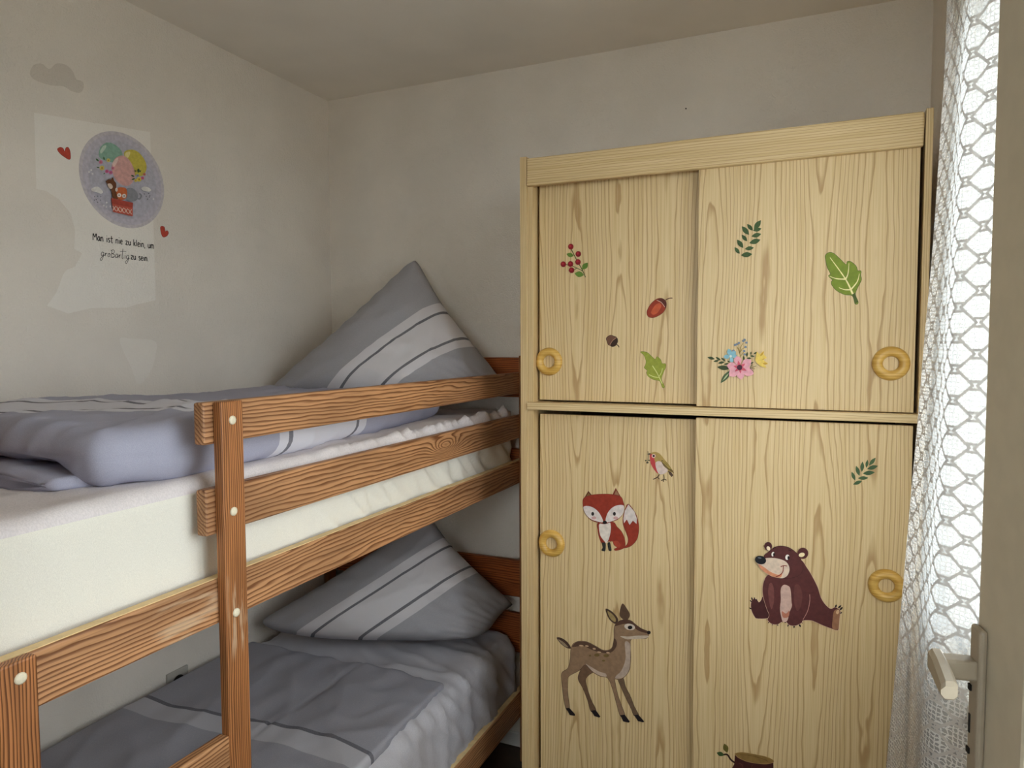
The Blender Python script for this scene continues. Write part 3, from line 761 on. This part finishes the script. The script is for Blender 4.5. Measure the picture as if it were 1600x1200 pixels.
d.add('eye', (206, 192, 176), ell(730, 270, 46, 27, 10)); d.add('eye', (26, 22, 22), ell(733, 275, 20, 16)); d.add('nose', (28, 20, 20), ell(893, 318, 16, 15))
for c in ((318, 430, 20, 6), (365, 433, 16, 6), (428, 456, 14, 8), (470, 485, 18, 6), (545, 490, 16, 6)): d.add('spot+', (196, 164, 132), ell(*c, 8, 10))
for c in ((450, 510, 24, 14), (530, 515, 24, 14), (508, 558, 14, 8), (392, 515, 10, 8)): d.add('spot+', (112, 92, 52), ell(*c, 0, 10))
for q in (((188, 962), (216, 960), (263, 1012), (263, 1028), (220, 1022)), ((401, 985), (441, 978), (481, 1035), (470, 1043), (430, 1031)), ((649, 1022), (688, 1018), (731, 1076), (722, 1086), (675, 1076)), ((767, 1022), (804, 1017), (854, 1076), (845, 1084), (800, 1073))): d.add('hoof*', (34, 26, 28), list(q))
d.done()
# bear
d = Decal('bear_sticker', 'sticker of a smiling dark brown bear sitting with legs apart', 'sticker', OE, KE, PR, GR)
BB, BD, PK = (86, 44, 42), (54, 28, 28), (216, 176, 156)
d.poly('leg#7', (72, 36, 36), [(283, 752), (262, 785), (240, 808), (225, 790), (195, 770), (165, 790), (155, 840), (165, 900), (190, 950), (220, 976), (330, 973), (350, 940), (320, 860)], True, PK, 6)
for a, b in (((168, 805), (142, 785)), ((170, 790), (163, 752)), ((192, 785), (192, 752)), ((215, 798), (215, 770)), ((165, 880), (136, 862)), ((1030, 868), (1050, 828)), ((1062, 870), (1098, 838)), ((1080, 892), (1113, 855)), ((1085, 930), (1105, 905)),
             ((345, 985), (315, 992)), ((352, 1005), (332, 1026)), ((390, 1020), (374, 1048)), ((425, 1020), (438, 1055)), ((468, 1000), (490, 1018)), ((530, 1010), (502, 1020)), ((550, 1030), (536, 1064)), ((605, 1035), (605, 1080)), ((655, 1030), (676, 1068)), ((680, 1010), (694, 1030))):
    d.add('claw+', (30, 20, 22), leaf(a, b, .4, 6))
d.poly('body', BB, [(330, 525), (295, 580), (278, 660), (285, 750), (320, 870), (347, 940), (330, 990), (370, 1030), (430, 1037), (480, 1010), (520, 1010), (560, 1045), (620, 1050), (682, 1022), (700, 997), (790, 998), (900, 1045), (1005, 1085), (1045, 1097), (1067, 1085), (1078, 970), (1085, 900), (1060, 872), (1030, 860), (985, 875), (930, 830), (885, 760), (850, 650), (790, 530), (740, 450), (680, 370), (600, 400), (450, 450)], True, PK, 6)
d.poly('body', (112, 66, 62), [(345, 620), (375, 610), (395, 680), (395, 800), (370, 880), (345, 800), (335, 700)])
d.poly('body', (102, 58, 54), [(610, 640), (660, 630), (690, 720), (680, 830), (640, 900), (605, 800)])
d.add('body', (190, 140, 130), stroke([(768, 725), (768, 800), (745, 900), (698, 988)], 6))
d.poly('sole', (150, 106, 78), [(1030, 890), (1060, 880), (1080, 905), (1076, 1000), (1065, 1080), (1040, 1092), (1004, 1075), (1005, 1000), (1015, 920)]); d.add('sole', (216, 176, 136), ell(1060, 908, 16, 24, 20))
d.poly('belly_patch', (196, 164, 150), [(510, 628), (555, 650), (568, 700), (575, 800), (578, 850), (550, 920), (540, 975), (522, 1006), (490, 1005), (475, 960), (462, 880), (470, 780), (468, 690), (480, 645)], True, PK, 6)
d.poly('belly_patch', (176, 112, 88), [(478, 900), (520, 925), (556, 895), (545, 960), (490, 965)])
d.add('ear#0', (80, 40, 40), ell(335, 225, 41, 46)); d.add('ear#0', (232, 210, 176), ell(338, 246, 18, 24, -30))
d.poly('head', BB, [(293, 338), (345, 280), (400, 235), (470, 221), (550, 238), (620, 285), (668, 345), (695, 420), (692, 480), (650, 530), (580, 553), (500, 557), (430, 545), (350, 480)], True, BD, 6)
d.add('ear#1', (84, 42, 40), ell(697, 297, 56, 59)); d.add('ear#1', (234, 214, 170), ell(685, 313, 32, 22, -15))
d.poly('snout', (212, 190, 168), [(300, 350), (380, 345), (460, 358), (520, 385), (552, 430), (556, 480), (535, 528), (495, 554), (440, 553), (370, 536), (300, 495), (250, 450), (224, 405), (235, 380)])
d.poly('snout', (206, 138, 102), [(232, 410), (290, 440), (360, 490), (440, 520), (480, 500), (470, 545), (430, 550), (370, 534), (300, 493), (252, 450)])
d.add('mouth', (122, 48, 38), stroke([(465, 437), (500, 425), (532, 430)], 9), stroke([(495, 430), (487, 490), (455, 525), (415, 540)], 9))
d.add('nose', (30, 30, 34), ell(256, 367, 59, 44, 14)); d.add('nose', (96, 100, 108), ell(246, 345, 20, 8, 10))
d.add('eye#0', (230, 222, 212), ell(385, 306, 15, 24, 10)); d.add('eye#1', (230, 222, 212), ell(535, 338, 21, 28, 10)); d.add('eye#0', (24, 16, 16), ell(395, 310, 9, 17)); d.add('eye#1', (24, 16, 16), ell(547, 344, 11, 19)); d.add('brow*', (30, 18, 18), stroke([(548, 265), (562, 262), (575, 275)], 6), stroke([(385, 255), (400, 240), (415, 235)], 6))
d.done()
# tree stump
d = Decal('stump_sticker', 'sticker of a brown tree stump with a leafy shoot on the wardrobe', 'sticker', OS, KS, PR, GR)
d.add('shoot', (50, 26, 22), stroke([(585, 620), (520, 570), (460, 490), (380, 500)], 26))
d.add('leaf*', (60, 80, 40), leaf((298, 460), (415, 502), .55)); d.add('leaf*', (100, 92, 40), leaf((415, 318), (465, 460), .55))
d.poly('trunk', (66, 32, 28), [(583, 490), (650, 540), (780, 595), (950, 625), (1080, 632), (1182, 600), (1190, 900), (1215, 1300), (1320, 1500), (1100, 1460), (900, 1520), (650, 1450), (420, 1490), (530, 1300), (560, 1000), (500, 860), (545, 690), (572, 640)], False)
d.add('trunk', (92, 52, 42), stroke([(640, 620), (700, 660), (680, 760)], 10), stroke([(860, 650), (840, 720), (870, 860)], 10))
d.poly('cut_face', (134, 106, 58), [(590, 475), (700, 458), (900, 490), (1080, 530), (1180, 580), (1175, 610), (1080, 634), (950, 627), (780, 597), (650, 542), (600, 500)], True, (176, 140, 92), 12)
d.add('cut_face', (110, 80, 40), stroke([(660, 490), (850, 510), (1050, 570), (1100, 600)], 8)); d.done()

# ---- wall prints
def wallp(pts): return pts
d = Decal('pale_patch', None, None, OW, KW, PWALL)
def wall_sheet(name, pts, mat, lift, parent=None, smooth=True):
    q = smooth_closed(pts) if smooth else pts
    bm = bmesh.new()
    bm.faces.new([bm.verts.new(onX(OW[0]+a*KW, OW[1]+b*KW, lift)) for a, b in q])
    me = bpy.data.meshes.new(name); bm.to_mesh(me); bm.free(); return link(name, me, mat, parent)
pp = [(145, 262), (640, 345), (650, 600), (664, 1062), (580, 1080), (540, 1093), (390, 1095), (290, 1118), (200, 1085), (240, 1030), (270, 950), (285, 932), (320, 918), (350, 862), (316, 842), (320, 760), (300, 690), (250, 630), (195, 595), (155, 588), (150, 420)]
wall_sheet('pale_patch', pp, M['patch'], .0004, wl, False)  # two irregular areas slightly paler than the wall around them
wall_sheet('pale_patch', [(510, 1232), (560, 1226), (660, 1236), (664, 1290), (640, 1370), (590, 1420), (560, 1350)], M['patch2'], .0004, wl)
tag(wall_sheet('cloud_sticker', [(128, 88), (145, 58), (180, 54), (210, 76), (240, 53), (280, 58), (310, 85), (325, 118), (352, 130), (357, 155), (340, 177), (305, 170), (270, 150), (215, 145), (165, 130), (135, 112)], M['cloud'], .0006), 'pale grey cloud sticker high on the left wall', 'sticker')
for lab, pts in (('small red heart sticker left of the round balloon picture', [(246, 418), (256, 411), (268, 415), (275, 430), (282, 413), (291, 412), (298, 430), (297, 460), (270, 446), (254, 432)]),
                 ('small red heart sticker below right of the round balloon picture', [(685, 752), (692, 747), (700, 752), (704, 770), (712, 766), (717, 774), (711, 786), (697, 791), (689, 778)])):
    d = Decal('heart_sticker', lab, 'sticker', OW, KW, PWALL, 'red heart stickers on the wall'); d.poly('heart', (188, 74, 58), pts, True, (150, 52, 44), 4); d.done()

d = Decal('balloon_sticker', 'round lilac wall sticker of animals flying in a balloon basket', 'sticker', OH, KH, PWALL)
cc = V((0, -.985, 2.106)); rr = .1425
def wall_px(p):     # wall point back to the detail's coordinates
    q = p-CAM; z = q.dot(fw); return ((800+FPX*q.dot(RT)/z-OH[0])/KH, (600-FPX*q.dot(UP)/z-OH[1])/KH)
circ = lambda r: [wall_px(V((0, cc.y+r*math.cos(2*math.pi*i/64), cc.z+r*math.sin(2*math.pi*i/64)))) for i in range(64)]
d.add('disc', (200, 195, 201), circ(rr)); d.add('disc', (192, 188, 200), circ(rr*.93)); d.add('disc', (184, 183, 196), circ(rr*.8))
d.poly('green_balloon', (140, 178, 160), [(283, 262), (300, 205), (345, 172), (400, 180), (455, 222), (478, 275), (440, 330), (380, 330), (300, 300)]); d.poly('green_balloon', (196, 214, 200), [(295, 240), (320, 200), (345, 195), (335, 225), (305, 260)])
d.poly('yellow_balloon', (204, 190, 84), [(488, 260), (540, 228), (600, 245), (650, 300), (673, 360), (665, 410), (640, 440), (585, 440), (540, 380)]); d.poly('yellow_balloon', (226, 216, 150), [(495, 265), (520, 245), (540, 250), (530, 285), (508, 300)])
d.poly('pink_balloon', (218, 170, 164), [(390, 360), (410, 310), (440, 285), (480, 278), (525, 305), (562, 365), (578, 430), (562, 490), (520, 524), (470, 515), (420, 470), (394, 410)]); d.poly('pink_balloon', (232, 204, 196), [(395, 340), (415, 310), (440, 295), (435, 330), (405, 370)])
for c, col, r in (((300, 330), (206, 120, 150), 16), ((362, 315), (216, 200, 110), 16), ((310, 378), (222, 204, 100), 20), ((350, 405), (206, 96, 150), 15), ((380, 415), (206, 110, 160), 16), ((398, 380), (214, 130, 160), 14), ((612, 470), (224, 204, 90), 20), ((640, 460), (208, 100, 140), 14), ((655, 430), (214, 130, 120), 12), ((585, 480), (222, 200, 100), 13), ((600, 440), (150, 170, 200), 12)):
    d.add('flower+', col, ell(*c, r, r, 0, 9)); d.add('flower+', (150, 110, 60), ell(*c, r*.3, r*.3, 0, 7))
for a, b in (((258, 300), (285, 325)), ((330, 315), (322, 285)), ((265, 372), (290, 375)), ((320, 430), (335, 418)), ((545, 435), (575, 450)), ((550, 475), (580, 462)), ((605, 420), (610, 380)), ((615, 415), (628, 395)), ((575, 395), (588, 410))): d.add('leaf*', (78, 110, 74), leaf(a, b, .4, 6))
d.poly('fawn', (112, 70, 44), [(340, 490), (360, 472), (385, 470), (398, 455), (408, 480), (425, 505), (428, 550), (450, 625), (400, 625), (385, 560), (362, 530), (350, 500)]); d.poly('fawn', (216, 196, 180), [(356, 508), (380, 505), (398, 530), (385, 550), (362, 535)])
d.poly('elephant', (140, 142, 150), [(505, 555), (550, 540), (590, 570), (605, 612), (585, 645), (540, 650), (505, 630)]); d.add('elephant', (140, 142, 150), stroke([(590, 620), (615, 630), (630, 605), (615, 585)], 12))
d.poly('fox', (204, 110, 66), [(425, 560), (440, 540), (470, 535), (505, 545), (515, 585), (505, 625), (470, 640), (440, 630)]); d.add('fox', (232, 222, 214), ell(450, 600, 17, 17), ell(490, 606, 17, 17), ell(428, 555, 10, 16)); d.add('fox', (60, 40, 36), ell(450, 600, 5, 5, 0, 8), ell(490, 606, 5, 5, 0, 8))
d.poly('basket', (172, 74, 62), [(385, 622), (563, 662), (560, 704), (390, 668)], False); d.poly('basket', (196, 92, 74), [(392, 668), (560, 704), (560, 772), (402, 736)], False)
for i in range(5):
    x, y = 410+i*32, 706+i*7; d.add('basket', (232, 206, 194), stroke([(x-13, y-20), (x+13, y+22)], 6), stroke([(x+13, y-18), (x-13, y+18)], 6))
d.poly('cloud#8', (226, 224, 222), [(222, 550), (245, 535), (275, 530), (300, 548), (318, 575), (300, 588), (265, 575), (232, 568)]); d.poly('cloud#9', (226, 224, 222), [(632, 540), (655, 530), (685, 535), (710, 555), (700, 570), (665, 568), (640, 560)])
for c in ((250, 612), (275, 608), (300, 612), (262, 635), (298, 640), (248, 640), (275, 658), (655, 590), (690, 585), (670, 610), (695, 615), (680, 632), (700, 605)): d.add('raindrop+', (92, 92, 104), ell(*c, 5, 4, 40, 7))
for c in ((205, 410), (232, 425), (222, 395), (325, 685), (348, 660), (378, 690), (345, 695), (730, 630)): d.add('star+', (224, 222, 224), ell(*c, 8, 8, 0, 7))
d.done()

# handwritten lettering, one part for each word
GL = {
 'M': (1.25, [[(0, 0), (.12, 1.55), (.55, .75), (.98, 1.6), (1.1, .02)]]),
 'a': (.85, [[(.68, .95), (.3, 1), (.05, .5), (.2, .05), (.5, .2), (.68, .95), (.66, .3), (.78, 0)]]),
 'n': (.85, [[(.08, 1), (.06, 0)], [(.07, .6), (.35, .98), (.62, .8), (.66, 0)]]),
 'i': (.4, [[(.15, .95), (.17, 0)], [(.15, 1.4), (.17, 1.5)]]),
 's': (.7, [[(.58, .95), (.25, .95), (.12, .7), (.5, .4), (.5, .1), (.08, .05)]]),
 't': (.75, [[(.32, 1.6), (.34, .1), (.6, .02)], [(.0, 1.02), (.7, 1.05)]]),
 'e': (.8, [[(.1, .5), (.6, .6), (.5, .95), (.2, .9), (.08, .4), (.3, .02), (.66, .15)]]),
 'z': (.8, [[(.05, .95), (.65, .95)], [(.65, .95), (.05, .05)], [(.05, .05), (.7, .03)]]),
 'u': (.85, [[(.06, .98), (.1, .2), (.35, .02), (.62, .3)], [(.64, .98), (.66, 0)]]),
 'k': (.8, [[(.08, 1.6), (.08, 0)], [(.6, 1.), (.1, .45)], [(.2, .55), (.66, 0)]]),
 'l': (.35, [[(.12, 1.6), (.14, 0)]]),
 ',': (.35, [[(.12, .1), (.02, -.3)]]),
 '.': (.3, [[(.06, .05), (.12, .1)]]),
 'm': (1.2, [[(.06, 1), (.05, 0)], [(.06, .65), (.28, .98), (.48, .8), (.5, 0)], [(.5, .7), (.72, .98), (.95, .8), (1., 0)]]),
 'g': (.95, [[(.7, .95), (.3, 1.05), (.05, .55), (.3, .1), (.66, .5), (.7, .95), (.62, -.3), (.25, -1.1), (-.05, -.8), (.4, -.1), (1., .3)]]),
 'r': (.7, [[(-.02, .25), (.18, .95), (.2, .1)], [(.18, .55), (.42, .92), (.68, .85)]]),
 'o': (.75, [[(.3, .9), (.05, .5), (.25, .02), (.58, .35), (.5, .85), (.2, .85), (.75, .75)]]),
 'B': (1.15, [[(.15, -.1), (.22, 1.75)], [(-.1, 1.6), (.4, 1.95), (.85, 1.7), (.7, 1.1), (.3, .95), (.95, .75), (.85, .1), (.3, .02), (1.1, .3)]]),
 'T': (.8, [[(.2, 2.6), (.22, 1.), (.28, .05), (.6, .3)], [(-.5, 1.75), (.2, 1.9), (1.2, 2.0)]]),
}
lt = empty('wall_lettering', V((.001, -.985, 1.84)), 'black handwritten German motto under the round balloon picture', 'lettering')
INK = plain('black_lettering', (34, 32, 32), .6)
def word(txt, y, z, h, wdt, slant=0., pitch=1.0):
    bm = bmesh.new(); x = 0
    for ch in txt:
        adv, sts = GL[ch]
        for st in sts:
            _, L, R_ = stroke([((x+a)*h*pitch, b*h) for a, b in st], wdt)
            A = [bm.verts.new((.0009, y+p[0]+p[1]*slant, z+p[1])) for p in L]; B = [bm.verts.new((.0009, y+p[0]+p[1]*slant, z+p[1])) for p in R_]
            for i in range(len(A)-1): bm.faces.new((A[i], B[i], B[i+1], A[i+1]))
        x += adv+.06
    me = bpy.data.meshes.new('word'); bm.to_mesh(me); bm.free(); link('word', me, INK, lt)
    return x*h*pitch
h = .0125
def line(words, ya, yb, z, wdt=.0026):
    wid = sum(sum(GL[c][0]+.06 for c in t) for t in words)+.75*(len(words)-1); k = (yb-ya)/(wid*h); y = ya
    for t in words: y += word(t, y, z, h, wdt, 0, k)+.75*h*k
pA, pB = onX(145, 375, 0), onX(241, 389, 0)
line(['Man', 'ist', 'nie', 'zu', 'klein,', 'um'], pA.y, pB.y, (pA.z+pB.z)/2)
pC, pD, pE, pF = onX(157, 398, 0), onX(202, 402, 0), onX(204, 402, 0), onX(232, 404, 0)
wid = sum(GL[c][0]+.06 for c in 'groBarTig'); word('groBarTig', pC.y, pC.z-.004, h*.95, .0015, .15, (pD.y-pC.y)/(wid*h*.95))
line(['zu', 'sein.'], pE.y, pF.y, pE.z-.006)

# socket on the left wall above the bottom bunk
sk = empty('wall_socket', V((.0, -.85, .47)), 'grey wall socket half hidden behind the bottom bunk bedding', 'socket')
p0, p1 = onX(258, 1052, 0), onX(292, 1041, 0)
yc = (p0.y+p1.y)/2; zc = .478
box('cover_plate', 0, .009, yc-.042, yc+.042, zc-.042, zc+.042, plain('grey_socket_plastic', (176, 172, 164), .4), sk, .003)
bm = bmesh.new(); N = 24
rings = [[bm.verts.new((x, yc+r*math.cos(2*math.pi*i/N), zc+r*math.sin(2*math.pi*i/N))) for i in range(N)] for x, r in ((.0092, .024), (.0098, .022), (.0095, .019), (.0092, .0))][:3]
for a, b in zip(rings, rings[1:]):
    for i in range(N): bm.faces.new((a[i], a[(i+1) % N], b[(i+1) % N], b[i]))
bm.faces.new(rings[-1]); from_bm('socket_well', bm, M['hole'], sk)
nl = onY(1072, 170, 0)
tag(box('nail', nl.x-.002, nl.x+.002, -.005, 0, nl.z-.002, nl.z+.002, M['hole'], None, .001), 'tiny dark nail in the back wall above the wardrobe', 'nail')

# ------------------------------------------------------------------ net curtain
def lace():
    b = MB_('white_lace', .9, .1); nt = b.nt; u, v, _ = b.xyz(b.coord('UV'))
    W, H = .070, .0585
    def cell(ox, oy):
        x = ((u*(1/W)+ox).fract()-.5).abs(); y = ((v*(1/H)+oy).fract()-.5).abs()
        return (y*(1/.37)).max(x*2.27+y*1.73)
    g = cell(0., 0.).min(cell(.5, .5))
    line = ((g-1.0).abs()).lt(.115); sq = g.gt(1.05)
    nz = b.noise(b.coord('UV'), 120., 2.)
    gx = ((u*(1/.0085)+nz*1.2).fract()).lt(.30); gy = ((v*(1/.0085)+nz*1.2).fract()).lt(.30)
    net = gx.max(gy)
    dif = nt.nodes.new('ShaderNodeBsdfDiffuse'); nt.links.new(b.mix(line, (.88, .88, .87, 1), (.60, .58, .56, 1)), dif.inputs[0])
    trl = nt.nodes.new('ShaderNodeBsdfTranslucent'); trl.inputs[0].default_value = (.88, .9, .92, 1)
    mx = nt.nodes.new('ShaderNodeMixShader')
    # dense cord lets less light through than the net
    nt.links.new((line.max(net*.8)*-.76+.80).s, mx.inputs[0])
    nt.links.new(dif.outputs[0], mx.inputs[1]); nt.links.new(trl.outputs[0], mx.inputs[2])
    tr = nt.nodes.new('ShaderNodeBsdfTransparent'); m2 = nt.nodes.new('ShaderNodeMixShader')
    al = (line*.97).max((net*.50+.40)*(sq*-.25+1.))
    nt.links.new(al.s, m2.inputs[0]); nt.links.new(tr.outputs[0], m2.inputs[1]); nt.links.new(mx.outputs[0], m2.inputs[2])
    nt.links.new(m2.outputs[0], nt.nodes['Material Output'].inputs[0]); return b.m
M['lace'] = lace()
def P2(px, dy): # plan point seen at column px (eye level) at distance dy along the room
    t = math.tan(math.atan((px-800)/FPX)-YAW); return V((CAM.x+t*dy, CAM.y+dy))
# control columns of the hanging cloth, top and bottom positions in plan
ctl = [  # (top plan point, bottom plan point)
 (V((2.225, -1.20)), V((2.215, -1.20))),
 (V((2.232, -1.06)), V((2.215, -1.06))),
 (P2(1560, 1.50), P2(1545, 1.50)),
 (P2(1530, 1.54), P2(1505, 1.53)),
 (P2(1497, 1.57), P2(1462, 1.57)),
 (P2(1489, 1.66), P2(1448, 1.66)),
 (P2(1482, 1.73), P2(1437, 1.73)),
 (P2(1473, 1.79), P2(1425, 1.79)),
 (P2(1463, 1.86), P2(1409, 1.86)),
 (V((2.222, -.60)), V((2.16, -.605))),
]
def crom(pts, t):
    n = len(pts)-1; i = min(int(t*n), n-1); f = t*n-i
    p0, p1, p2, p3 = pts[max(0, i-1)], pts[i], pts[i+1], pts[min(n, i+2)]
    return .5*((2*p1)+(p2-p0)*f+(2*p0-5*p1+4*p2-p3)*f*f+(3*p1-p0-3*p2+p3)*f**3)
NU, NV = 90, 60; ZT, ZB = 2.46, .55
tops = [crom([c[0] for c in ctl], i/NU) for i in range(NU+1)]; bots = [crom([c[1] for c in ctl], i/NU) for i in range(NU+1)]
su = [0]
for i in range(NU): su.append(su[-1]+(tops[i+1]-tops[i]).length)
verts, uvs, faces = [], [], []
for j in range(NV+1):
    z = ZT+(ZB-ZT)*j/NV; k = max(0, (2.2-z)/(2.2-.75))**1.15
    for i in range(NU+1):
        p = tops[i].lerp(bots[i], min(1.15, k)); wv = .0025*N3(i*.2, z*3, 2)
        verts.append((p.x+wv, p.y+wv, z)); uvs.append((su[i], z))
for j in range(NV):
    for i in range(NU):
        a = j*(NU+1)+i; faces.append((a, a+1, a+NU+2, a+NU+1))
me = bpy.data.meshes.new('net_curtain'); me.from_pydata(verts, [], faces)
uv = me.uv_layers.new(name='UVMap')
for l in me.loops: uv.data[l.index].uv = uvs[l.vertex_index]
for p in me.polygons: p.use_smooth = True
tag(link('net_curtain', me, [M['lace']]), 'white lace net curtain hanging at the window', 'curtain')
tag(box('curtain_rail', XR-.04, XR-.015, WIN[0]-.1, -.585, 2.455, 2.475, M['trim'], None, .004), 'white curtain rail above the window', 'curtain rail')
